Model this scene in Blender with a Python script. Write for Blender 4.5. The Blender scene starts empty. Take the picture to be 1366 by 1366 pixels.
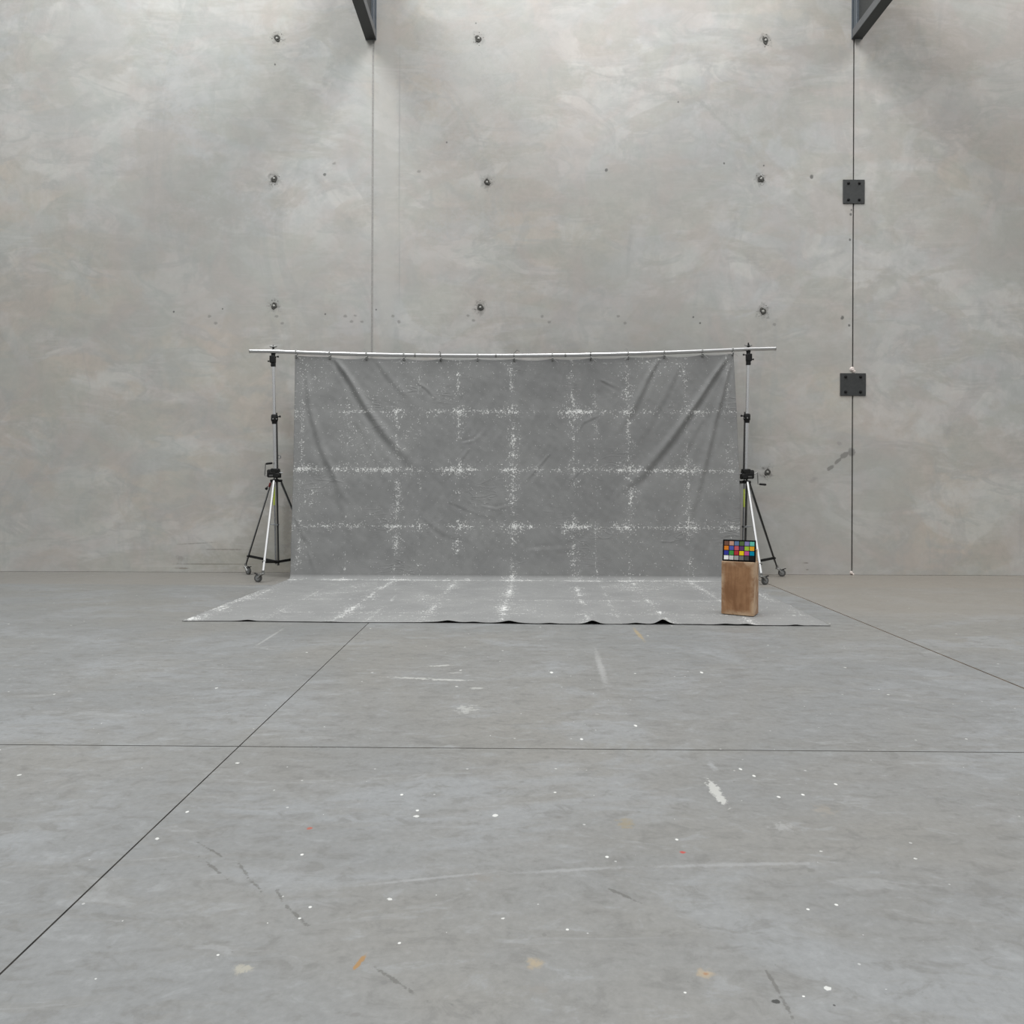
import bpy, math, random
import numpy as np
from mathutils import Vector, Matrix

C = bpy.context.scene.collection
PI = math.pi
random.seed(7)
SC = bpy.context.scene

# ------------------------------------------------------------------ camera facts
F = 1000.0            # focal length in px of the 1366 frame
CAM_H = 1.28          # camera height in m
VX, VY = 690.0, 642.0 # principal direction in the frame
ROLL = 0.0042
WALL_Y = 10.39

def unroll(px, py):
    return px + ROLL * (py - 683), py - ROLL * (px - 683)

def at(px, py, d):
    x, y = unroll(px, py)
    return Vector(((x - VX) * d / F, d, CAM_H - (y - VY) * d / F))

def on_floor(px, py):
    x, y = unroll(px, py)
    d = CAM_H * F / (y - VY)
    return Vector(((x - VX) * d / F, d, 0))

def on_wall(px, py):
    return at(px, py, WALL_Y)

# ------------------------------------------------------------------ mesh helpers
class MB:
    def __init__(s):
        s.v = []; s.f = []; s.mi = []
    def _add(s, vs, fs, mi=0):
        o = len(s.v)
        s.v += [tuple(p) for p in vs]
        s.f += [tuple(i + o for i in f) for f in fs]
        s.mi += [mi] * len(fs)
    def box(s, c, size, rot=None, bev=0.0, mi=0):
        hx, hy, hz = size[0] / 2, size[1] / 2, size[2] / 2
        b = min(bev, hx * .9, hy * .9, hz * .9)
        R = rot or Matrix.Identity(3)
        c = Vector(c)
        if b <= 0:
            vs = [Vector((x, y, z)) for x in (-hx, hx) for y in (-hy, hy) for z in (-hz, hz)]
            fs = [(0, 1, 3, 2), (4, 6, 7, 5), (0, 4, 5, 1), (2, 3, 7, 6), (0, 2, 6, 4), (1, 5, 7, 3)]
        else:
            vs = []; idx = {}
            for sx in (-1, 1):
                for sy in (-1, 1):
                    for sz in (-1, 1):
                        for a in range(3):
                            p = [sx * (hx - b), sy * (hy - b), sz * (hz - b)]
                            p[a] = (sx * hx, sy * hy, sz * hz)[a]
                            idx[(sx, sy, sz, a)] = len(vs); vs.append(Vector(p))
            fs = []
            for a in range(3):
                o1, o2 = [(1, 2), (2, 0), (0, 1)][a]
                for sg in (-1, 1):
                    q = []
                    for (p1, p2) in ((-1, -1), (1, -1), (1, 1), (-1, 1)):
                        k = [0, 0, 0]; k[a] = sg; k[o1] = p1; k[o2] = p2
                        q.append(idx[(k[0], k[1], k[2], a)])
                    fs.append(tuple(q if sg > 0 else q[::-1]))
            for a in range(3):
                o1, o2 = [(1, 2), (2, 0), (0, 1)][a]
                for s1 in (-1, 1):
                    for s2 in (-1, 1):
                        k0 = [0, 0, 0]; k0[a] = -1; k0[o1] = s1; k0[o2] = s2
                        k1 = list(k0); k1[a] = 1
                        q = [idx[(*k0, o1)], idx[(*k1, o1)], idx[(*k1, o2)], idx[(*k0, o2)]]
                        fs.append(tuple(q if s1 * s2 < 0 else q[::-1]))
            for sx in (-1, 1):
                for sy in (-1, 1):
                    for sz in (-1, 1):
                        q = [idx[(sx, sy, sz, a)] for a in range(3)]
                        fs.append(tuple(q if sx * sy * sz > 0 else q[::-1]))
        s._add([R @ v + c for v in vs], fs, mi)
        return s
    def tube(s, pts, r, n=12, closed=False, caps=True, mi=0):
        pts = [Vector(p) for p in pts]
        rs = r if isinstance(r, (list, tuple)) else [r] * len(pts)
        m = len(pts); vs = []; prev = None
        for i, p in enumerate(pts):
            if closed:
                t = pts[(i + 1) % m] - pts[i - 1]
            else:
                t = pts[min(i + 1, m - 1)] - pts[max(i - 1, 0)]
            t.normalize()
            if prev is None:
                up = Vector((0, 0, 1)) if abs(t.z) < .9 else Vector((1, 0, 0))
                a = t.cross(up).normalized()
            else:
                a = (prev - t * prev.dot(t)).normalized()
            prev = a
            b = t.cross(a)
            for k in range(n):
                an = 2 * PI * k / n
                vs.append(p + (a * math.cos(an) + b * math.sin(an)) * rs[i])
        fs = []
        for i in range(m if closed else m - 1):
            j = (i + 1) % m
            for k in range(n):
                l = (k + 1) % n
                fs.append((i * n + k, i * n + l, j * n + l, j * n + k))
        if caps and not closed:
            fs.append(tuple(range(n))[::-1]); fs.append(tuple((m - 1) * n + k for k in range(n)))
        s._add(vs, fs, mi)
        return s
    def cyl(s, p0, p1, r, r1=None, n=16, mi=0):
        return s.tube([p0, p1], [r, r if r1 is None else r1], n, mi=mi)
    def lathe(s, c, axis, prof, n=20, mi=0):
        """prof: list of (distance along axis, radius)."""
        axis = Vector(axis).normalized()
        pts = [Vector(c) + axis * h for h, _ in prof]
        up = Vector((0, 0, 1)) if abs(axis.z) < .9 else Vector((1, 0, 0))
        a = axis.cross(up).normalized(); b = axis.cross(a)
        vs = []
        for (h, r), p in zip(prof, pts):
            for k in range(n):
                an = 2 * PI * k / n
                vs.append(p + (a * math.cos(an) + b * math.sin(an)) * r)
        fs = []
        for i in range(len(prof) - 1):
            for k in range(n):
                l = (k + 1) % n
                fs.append((i * n + k, i * n + l, (i + 1) * n + l, (i + 1) * n + k))
        fs.append(tuple(range(n))[::-1]); fs.append(tuple((len(prof) - 1) * n + k for k in range(n)))
        s._add(vs, fs, mi)
        return s
    def ring(s, c, axis, R, r, n=20, m=8, mi=0):
        axis = Vector(axis).normalized()
        up = Vector((0, 0, 1)) if abs(axis.z) < .9 else Vector((1, 0, 0))
        a = axis.cross(up).normalized(); b = axis.cross(a)
        pts = [Vector(c) + (a * math.cos(2 * PI * k / n) + b * math.sin(2 * PI * k / n)) * R for k in range(n)]
        return s.tube(pts, r, m, closed=True, mi=mi)
    def build(s, name, mats, parent=None, smooth=True, loc=None):
        me = bpy.data.meshes.new(name)
        me.from_pydata([tuple(p) for p in s.v], [], s.f)
        if not isinstance(mats, (list, tuple)): mats = [mats]
        for m in mats: me.materials.append(m)
        me.polygons.foreach_set('material_index', s.mi)
        me.validate(); me.update()
        if smooth:
            me.shade_smooth(); me.set_sharp_from_angle(angle=math.radians(38))
        o = bpy.data.objects.new(name, me); C.objects.link(o)
        if parent: o.parent = parent
        if loc is not None: o.location = loc
        return o

def tag(o, label, cat, group=None):
    o['label'] = label; o['category'] = cat
    if group: o['group'] = group
    return o

def thing(name, label, cat, loc=(0, 0, 0), rz=0.0, group=None):
    o = bpy.data.objects.new(name, None); C.objects.link(o)
    o.location = loc; o.rotation_euler = (0, 0, rz); o.empty_display_size = .1
    return tag(o, label, cat, group)

def structure(o):
    o['kind'] = 'structure'; return o

# ------------------------------------------------------------------ node helpers
class NT:
    def __init__(s, name):
        s.m = bpy.data.materials.new(name); s.m.use_nodes = True
        s.t = s.m.node_tree; s.n = s.t.nodes; s.l = s.t.links
        s.bsdf = s.n['Principled BSDF']
    def put(s, sock, v):
        if isinstance(v, bpy.types.NodeSocket): s.l.new(v, sock)
        elif v is not None:
            if hasattr(sock.default_value, '__len__'):
                n = len(sock.default_value)
                v = tuple(v)
                if n == 4 and len(v) == 3: v = v + (1,)
                sock.default_value = v
            else: sock.default_value = v
    def math(s, op, a, b=None, c=None, clamp=False):
        n = s.n.new('ShaderNodeMath'); n.operation = op; n.use_clamp = clamp
        for i, x in enumerate((a, b, c)):
            if x is not None: s.put(n.inputs[i], x)
        return n.outputs[0]
    def noise(s, vec, scale, detail=4, rough=.55, dist=0.0):
        n = s.n.new('ShaderNodeTexNoise')
        s.put(n.inputs['Vector'], vec); s.put(n.inputs['Scale'], scale); s.put(n.inputs['Detail'], detail)
        s.put(n.inputs['Roughness'], rough); s.put(n.inputs['Distortion'], dist)
        return n.outputs[0]
    def ramp(s, v, a, b, lo=0.0, hi=1.0, smooth=True):
        n = s.n.new('ShaderNodeMapRange'); n.interpolation_type = 'SMOOTHSTEP' if smooth else 'LINEAR'
        s.put(n.inputs[0], v); s.put(n.inputs[1], a); s.put(n.inputs[2], b); s.put(n.inputs[3], lo); s.put(n.inputs[4], hi)
        return n.outputs[0]
    def mix(s, fac, a, b, mode='MIX'):
        n = s.n.new('ShaderNodeMix'); n.data_type = 'RGBA'; n.blend_type = mode
        s.put(n.inputs[0], fac); s.put(n.inputs[6], a); s.put(n.inputs[7], b)
        return n.outputs[2]
    def mapping(s, vec, loc=(0, 0, 0), rot=(0, 0, 0), scale=(1, 1, 1), kind='POINT'):
        n = s.n.new('ShaderNodeMapping'); n.vector_type = kind
        s.put(n.inputs[0], vec); s.put(n.inputs[1], loc); s.put(n.inputs[2], rot); s.put(n.inputs[3], scale)
        return n.outputs[0]
    def length(s, vec):
        n = s.n.new('ShaderNodeVectorMath'); n.operation = 'LENGTH'; s.put(n.inputs[0], vec)
        return n.outputs['Value']
    def sep(s, vec):
        n = s.n.new('ShaderNodeSeparateXYZ'); s.put(n.inputs[0], vec); return n.outputs
    def comb(s, x, y, z=0.0):
        n = s.n.new('ShaderNodeCombineXYZ'); s.put(n.inputs[0], x); s.put(n.inputs[1], y); s.put(n.inputs[2], z)
        return n.outputs[0]
    def bump(s, h, strength=.3, dist=.01):
        n = s.n.new('ShaderNodeBump'); s.put(n.inputs['Strength'], strength); s.put(n.inputs['Distance'], dist)
        s.put(n.inputs['Height'], h)
        s.l.new(n.outputs[0], s.bsdf.inputs['Normal'])
    def stain(s, vec, nz, col, loc, size, rot, tint, amt=.8, soft=.6, rag=.5):
        """an irregular spot of colour `tint` on the surface at loc (surface coordinates)"""
        mp = s.mapping(vec, (loc[0], loc[1], 0), (0, 0, rot), (size[0], size[1], 1), 'TEXTURE')
        d = s.math('MULTIPLY_ADD', nz, rag * 2.6, s.length(mp))
        f = s.ramp(d, 1 - soft, 1.08, amt, 0.0)
        return s.mix(f, col, tint)
    def out(s, col=None, rough=.6, metal=0.0, spec=.5):
        if col is not None: s.put(s.bsdf.inputs['Base Color'], col)
        s.put(s.bsdf.inputs['Roughness'], rough); s.put(s.bsdf.inputs['Metallic'], metal)
        s.put(s.bsdf.inputs['Specular IOR Level'], spec)
        return s.m
    def pos(s):
        return s.n.new('ShaderNodeTexCoord').outputs['Object']

def lin(r, g, b):
    f = lambda c: (c / 255 / 12.92) if c <= 10 else ((c / 255 + .055) / 1.055) ** 2.4
    return (f(r), f(g), f(b))

def plain(name, col, rough=.5, metal=0.0, spec=.5, var=.12, scale=40):
    t = NT(name)
    n = t.noise(t.pos(), scale, 3)
    k = t.ramp(n, .3, .7, 1 - var, 1 + var)
    c = t.mix(1.0, col, t.comb(k, k, k), 'MULTIPLY')
    r = rough if metal > .5 else t.ramp(n, .3, .7, max(rough - .06, .02), min(rough + .06, 1))
    return t.out(c, r, metal, spec)

# ------------------------------------------------------------------ wall concrete
def wall_material():
    t = NT('precast_concrete')
    x, y, z = t.sep(t.pos())
    p = t.comb(x, z, 0.0)
    n1 = t.noise(p, .28, 5, .55, .6)
    n2 = t.noise(t.mapping(p, (3.1, 7.7, 0), scale=(1, 1.3, 1)), .75, 6, .6, 1.1)
    n3 = t.noise(t.mapping(p, (11, 2, 0), (0, 0, .5), (1, 2.2, 1)), .95, 4, .55, 1.4)
    n4 = t.noise(p, 14, 5, .6)
    nz = t.noise(p, 15, 5, .7, .4)
    nzm = t.math('SUBTRACT', nz, .5)
    warm = (.462, .426, .378); cool = (.438, .438, .430); pale = (.520, .508, .482)
    c = t.mix(t.ramp(n1, .40, .60), cool, warm)
    c = t.mix(t.ramp(n2, .46, .58, 0, .80), c, pale)
    c = t.mix(t.ramp(n3, .47, .57, 0, .62), c, (.388, .384, .370))
    c = t.mix(t.ramp(n3, .58, .64, 0, .50), c, (.52, .505, .475))
    c = t.mix(t.ramp(t.noise(t.mapping(p, (21, 4, 0), (0, 0, -.6), (1, 1.9, 1)), .42, 5, .58, 1.8), .47, .55, 0, .62), c, (.402, .385, .350))
    c = t.mix(t.ramp(t.noise(t.mapping(p, (31, 14, 0), (0, 0, .3), (1, 1.5, 1)), .5, 5, .55, 2.4), .52, .60, 0, .32), c, (.49, .492, .485))
    c = t.mix(t.ramp(t.noise(t.mapping(p, (5, 5, 5), scale=(1, .45, 1)), .9, 6, .6, 2.2), .56, .62, 0, .35), c, (.36, .36, .352))
    k = t.math('MULTIPLY', t.ramp(n4, .25, .75, .97, 1.03), t.ramp(t.noise(t.mapping(p, (8, 3, 0)), 4.5, 5, .65, .8), .3, .7, .95, 1.05))
    c = t.mix(1.0, c, t.comb(k, k, k), 'MULTIPLY')
    # trowel strokes: fine bent streaks in patches
    st = t.noise(t.mapping(p, (0, 0, 0), (0, 0, .35), (2.2, 16, 1)), 1.1, 3, .55, 1.2)
    c = t.mix(t.math('MULTIPLY', t.ramp(st, .56, .66, 0, .36), t.ramp(n2, .42, .55)), c, (.50, .49, .475))
    c = t.mix(t.ramp(t.noise(t.mapping(p, (2, 17, 0)), .45, 4, .5, 1.0), .42, .62, 0, .4), c, (.385, .38, .366))
    ch = t.noise(t.mapping(p, (41, 13, 0)), 1.4, 4, .6, 1.0)
    c = t.mix(t.ramp(ch, .50, .62, 0, .16), c, (.49, .40, .375))
    c = t.mix(t.ramp(ch, .50, .38, 0, .14), c, (.40, .45, .41))
    def W(px, py):
        q = on_wall(px, py); return (q.x, q.z)
    S = 1 / 96.25
    def spot(px, py, w, h, tint, amt=.8, soft=.6, rag=.8, rot=0.0):
        nonlocal c
        c = t.stain(p, nzm, c, W(px, py), (w * S / 2, h * S / 2), rot, tint, amt, soft, rag)
    dark = (.10, .10, .095); mid = (.22, .215, .20)
    # paler band beside the panel joint and its faint edge
    spot(516, 250, 30, 620, (.45, .44, .415), .5, .35, .15)
    spot(533, 190, 3, 330, (.30, .30, .29), .5, .8, .5)
    spot(533, 360, 2.5, 120, (.32, .32, .31), .5, .8, .5)
    for px, py in ((370, 51), (638, 52), (1021, 54), (366, 239), (650, 243), (1015, 239), (366, 408), (641, 410), (1018, 415), (1024, 630)):
        spot(px, py, 19, 22, (.17, .165, .15), .55, .85, 1.4)
    # small pock marks
    for px, py, w in ((433, 233, 5), (809, 227, 5), (1083, 236, 6), (966, 218, 3), (367, 86, 3), (635, 31, 2.5), (1019, 221, 3),
                      (297, 412, 2.5), (434, 419, 2.5), (502, 413, 3), (232, 416, 3), (925, 423, 3), (934, 431, 3), (596, 190, 3),
                      (1124, 424, 6), (1133, 434, 4), (1136, 280, 3), (1135, 286, 4), (1134, 320, 4), (905, 136, 3)):
        spot(px, py, w, w * 1.1, dark, .8, .5, .5)
    for px, py in ((280, 422), (288, 431), (369, 422), (377, 431), (461, 422), (469, 429), (474, 421), (483, 429), (524, 422), (532, 429),
                   (624, 421), (632, 428), (723, 422), (733, 430), (825, 422), (834, 431), (1025, 424), (1033, 433), (559, 229), (446, 218)):
        spot(px, py, 6, 4.5, (.24, .235, .22), .7, .6, .9)
    # dark leaf-shaped spots near the right joint, low streaks by the base
    for px, py, w, h, r in ((1108, 624, 13, 6, .6), (1118, 615, 14, 5, .75), (1127, 607, 16, 8, .6), (1136, 603, 12, 12, .3)):
        spot(px, py, w, h, (.19, .185, .175), .75, .4, .5, r)
    spot(1120, 592, 9, 6, (.30, .29, .28), .6, .6, .6, -.5)
    spot(1085, 640, 18, 8, (.30, .29, .28), .5, .8, .8, .5)
    spot(288, 752.5, 130, 1.6, (.13, .12, .10), .7, .5, .5)
    spot(300, 733, 70, 1.6, (.16, .15, .13), .6, .6, .8)
    spot(260, 725, 60, 1.4, (.2, .19, .17), .6, .6, .8, .06)
    spot(243, 758, 22, 3, (.2, .17, .14), .6, .7, .8)
    spot(240, 744, 14, 8, (.25, .24, .22), .5, .8, .8)
    spot(340, 748, 200, 34, (.33, .32, .27), .5, .7, .8)
    spot(1075, 751, 10, 1.6, (.15, .14, .12), .7, .6, .6)
    spot(1077, 760, 5, 2, (.15, .14, .12), .7, .6, .6)
    spot(383, 700, 16, 110, (.27, .255, .225), .55, .8, .8)
    # broad faint patches: grey streaks, paler clouds and a brownish area
    spot(900, 130, 260, 16, (.33, .33, .315), .35, .9, 1.2, -.28)
    spot(960, 160, 190, 9, (.33, .33, .315), .4, .9, 1.2, -.75)
    spot(620, 300, 150, 46, (.45, .455, .455), .4, .9, 1.4, .2)
    spot(300, 280, 210, 70, (.37, .355, .325), .4, .9, 1.4, .1)
    spot(240, 130, 50, 190, (.47, .475, .475), .4, .9, 1.6, .3)
    spot(620, 120, 160, 220, (.47, .47, .455), .35, .9, 1.6)
    rough = t.ramp(n2, .3, .7, .62, .85)
    h = t.math('ADD', t.math('MULTIPLY', n4, .5), n3)
    t.bump(h, .05, .02)
    return t.out(c, rough, 0, .3)

# ------------------------------------------------------------------ floor concrete
def floor_material():
    t = NT('floor_concrete')
    x, y, z = t.sep(t.pos())
    p = t.comb(x, y, 0.0)
    n1 = t.noise(p, .35, 5, .55, .5)
    n2 = t.noise(t.mapping(p, (2, 9, 0), scale=(.8, 1.3, 1)), 1.1, 7, .62, 1.0)
    n3 = t.noise(t.mapping(p, (7, 1, 0), (0, 0, .1), (.7, 2.4, 1)), 2.6, 7, .66, .8)
    n4 = t.noise(p, 38, 4, .7)
    nz = t.noise(p, 34, 5, .7, .5)
    nzm = t.math('SUBTRACT', nz, .5)
    a = (.204, .208, .208); b = (.216, .210, .196); pale = (.243, .251, .257)
    c = t.mix(t.ramp(n1, .4, .62), a, b)
    c = t.mix(t.ramp(n2, .50, .62, 0, .6), c, pale)
    c = t.mix(t.ramp(n3, .50, .60, 0, .42), c, (.190, .186, .175))
    n5 = t.noise(t.mapping(p, (3, 8, 0), (0, 0, .2), (1, 1.7, 1)), 7.5, 6, .7, .6)
    c = t.mix(t.ramp(n5, .51, .64, 0, .58), c, (.158, .156, .149))
    c = t.mix(t.ramp(n5, .32, .46, .5, 0), c, (.272, .279, .283))
    c = t.mix(t.ramp(n3, .60, .68, 0, .42), c, (.290, .296, .298))
    # the strip poured along the wall and the bay right of the joint are browner
    strip = t.ramp(y, 9.13, 9.20)
    c = t.mix(t.math('MULTIPLY', strip, .75), c, (.238, .217, .190))
    bay = t.math('MULTIPLY', t.ramp(x, 3.15, 3.17), t.ramp(y, 6.6, 7.6))
    c = t.mix(t.math('MULTIPLY', bay, .6), c, (.245, .224, .196))
    left_sheen = t.math('MULTIPLY', t.ramp(x, -1.34, -1.325, 1, 0), t.ramp(y, 5.2, 6.6))  # duller sheen of the far left floor, painted into the colour
    c = t.mix(t.math('MULTIPLY', left_sheen, .30), c, (.165, .168, .167))
    k = t.ramp(n4, .2, .8, .90, 1.10)
    c = t.mix(1.0, c, t.comb(k, k, k), 'MULTIPLY')
    # pits, small dark flecks
    pits = t.ramp(t.noise(t.mapping(p, (4, 4, 0), scale=(1, 1.4, 1)), 24, 3, .6), .70, .76, 0, .55)
    c = t.mix(pits, c, (.11, .108, .10))
    pits2 = t.ramp(t.noise(t.mapping(p, (1, 6, 0), (0, 0, .3), (1, 2.0, 1)), 9, 4, .65, .6), .66, .74, 0, .40)
    c = t.mix(pits2, c, (.13, .125, .115))
    # white paint flecks, scattered
    v = t.n.new('ShaderNodeTexVoronoi'); v.voronoi_dimensions = '2D'; v.inputs['Scale'].default_value = 3.4
    t.put(v.inputs['Vector'], t.mapping(p, (.37, .11, 0)))
    fl = t.math('MULTIPLY_ADD', nzm, .10, v.outputs['Distance'])
    pick = t.sep(v.outputs['Color'])[0]
    rad = t.ramp(pick, .74, 1.0, 0.0, .030)
    f = t.math('LESS_THAN', fl, rad)
    c = t.mix(t.math('MULTIPLY', f, .85), c, (.62, .62, .60))
    v2 = t.n.new('ShaderNodeTexVoronoi'); v2.voronoi_dimensions = '2D'; v2.inputs['Scale'].default_value = 7.5
    t.put(v2.inputs['Vector'], p)
    pick2 = t.sep(v2.outputs['Color'])[1]
    f2 = t.math('LESS_THAN', v2.outputs['Distance'], t.ramp(pick2, .86, 1.0, 0.0, .042))
    c = t.mix(t.math('MULTIPLY', f2, .7), c, (.5, .5, .49))
    def Fp(px, py):
        q = on_floor(px, py); return (q.x, q.y)
    def spot(px, py, w, h, tint, amt=.8, soft=.5, rag=.8, rot=0.0):
        nonlocal c
        q = on_floor(px, py); d = q.y
        c = t.stain(p, nzm, c, (q.x, q.y), (w * d / F / 2, h * d * d / (CAM_H * F) / 2), rot, tint, amt, soft, rag)
    def streak(p0, p1, wm, tint, amt=.6, soft=.6, rag=.8):
        nonlocal c
        a = on_floor(*p0); b = on_floor(*p1)
        m = (a + b) / 2; dv = b - a
        c = t.stain(p, nzm, c, (m.x, m.y), (dv.length / 2, wm / 2), math.atan2(dv.y, dv.x), tint, amt, soft, rag)
    white = (.42, .42, .40)
    # worn white tape
    streak((945, 1040), (967, 1074), .045, (.44, .44, .42), .95, .25, 1.3)
    # white smears
    streak((515, 903), (585, 906), .05, white, .7, .7, 1.4)
    streak((570, 889), (606, 887), .05, white, .8, .7, 1.0)
    streak((560, 906), (636, 908), .05, white, .85, .6, 1.0)
    streak((596, 898), (618, 897), .04, white, .5, .7, 1.2)
    spot(636, 918, 20, 3, white, .7, .6, 1.0)
    spot(622, 946, 26, 10, (.36, .36, .345), .8, .5, 2.4)
    spot(360, 850, 5, 30, (.36, .36, .35), .6, .7, .7)
    streak((793, 862), (812, 925), .06, (.33, .33, .325), .7, .8, .8)
    # rust and paint spots
    streak((470, 1296), (488, 1273), .016, (.30, .17, .06), .9, .4, .9)
    spot(712, 1285, 26, 18, (.36, .29, .19), .7, .8, 1.0)
    spot(942, 1299, 30, 15, (.36, .29, .20), .75, .8, 1.0)
    spot(942, 1299, 9, 5, (.30, .16, .08), .8, .7, 1.0)
    spot(834, 1099, 24, 16, (.25, .21, .14), .7, .7, 1.4)
    spot(324, 1292, 28, 14, (.36, .34, .28), .7, .7, 1.6)
    spot(852, 846, 7, 20, (.34, .27, .16), .75, .6, .9)
    spot(413, 1105, 9, 4, (.34, .09, .06), .9, .4, .6)
    spot(911, 1137, 9, 3.5, (.40, .06, .05), .95, .4, .6)
    spot(1035, 1336, 13, 6, (.035, .035, .033), .95, .3, .6)
    spot(1113, 1341, 4, 3, (.05, .05, .05), .9, .4, .5)
    spot(512, 1311, 11, 7, (.16, .16, .155), .8, .4, .8)
    spot(475, 1353, 24, 6, (.17, .165, .16), .7, .6, 1.0)
    spot(645, 1171, 40, 14, (.20, .19, .175), .7, .7, 1.0)
    spot(858, 1256, 12, 6, (.18, .178, .17), .7, .6, .8)
    spot(1082, 1161, 12, 7, (.16, .158, .15), .8, .5, 1.0)
    spot(726, 1247, 7, 5, (.16, .158, .15), .8, .5, .8)
    spot(716, 1320, 40, 16, (.21, .20, .185), .6, .7, 1.4)
    spot(945, 1146, 8, 4, (.18, .175, .165), .7, .5, .8)
    spot(1045, 1103, 34, 14, (.34, .34, .335), .6, .8, 1.4)
    spot(1100, 1080, 40, 16, (.27, .245, .21), .5, .8, 1.4)
    spot(950, 1022, 12, 14, (.33, .34, .345), .6, .8, 1.2)
    # hairline cracks and long scuffs
    for q0, q1 in (((268, 1126), (296, 1142)), ((318, 1150), (332, 1172)), ((332, 1172), (352, 1192)), ((370, 1188), (378, 1204)),
                   ((378, 1204), (412, 1236)), ((270, 1146), (300, 1170)), ((500, 1290), (560, 1330)), ((1020, 1290), (1060, 1362)), ((800, 1180), (858, 1206))):
        streak(q0, q1, .012, (.11, .108, .10), .75, .6, 2.2)
    streak((450, 1184), (683, 1161), .02, (.34, .345, .35), .42, .7, .8)
    streak((660, 1166), (850, 1156), .025, (.34, .345, .35), .42, .7, .8)
    streak((830, 1157), (1138, 1150), .03, (.34, .345, .35), .42, .7, .8)
    streak((660, 1256), (1138, 1252), .05, (.20, .20, .195), .5, .9, .8)
    streak((240, 892), (400, 895), .035, (.15, .148, .14), .6, .7, 1.0)
    streak((400, 895), (520, 905), .02, (.18, .178, .17), .5, .7, 1.0)
    streak((228, 781), (380, 783), .03, (.42, .40, .36), .55, .7, 1.0)
    for px, py in ((776, 986), (848, 968), (988, 1026), (1006, 1035), (1039, 1063), (1071, 1060), (1115, 1046), (903, 1120), (810, 1143),
                   (736, 897), (936, 897), (1078, 1213), (1116, 1207), (757, 1240), (914, 1324), (1072, 1329), (536, 1060), (557, 1081), (403, 1140), (414, 1210), (400, 1225), (533, 1258), (291, 1274), (250, 1083)):
        spot(px, py, 4.6, 2.7, (.66, .66, .64), .95, .3, .5)
    t.bump(t.math('ADD', n4, n3), .06, .01)
    return t.out(c, t.ramp(n2, .35, .65, .42, .60), 0, .42)

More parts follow.
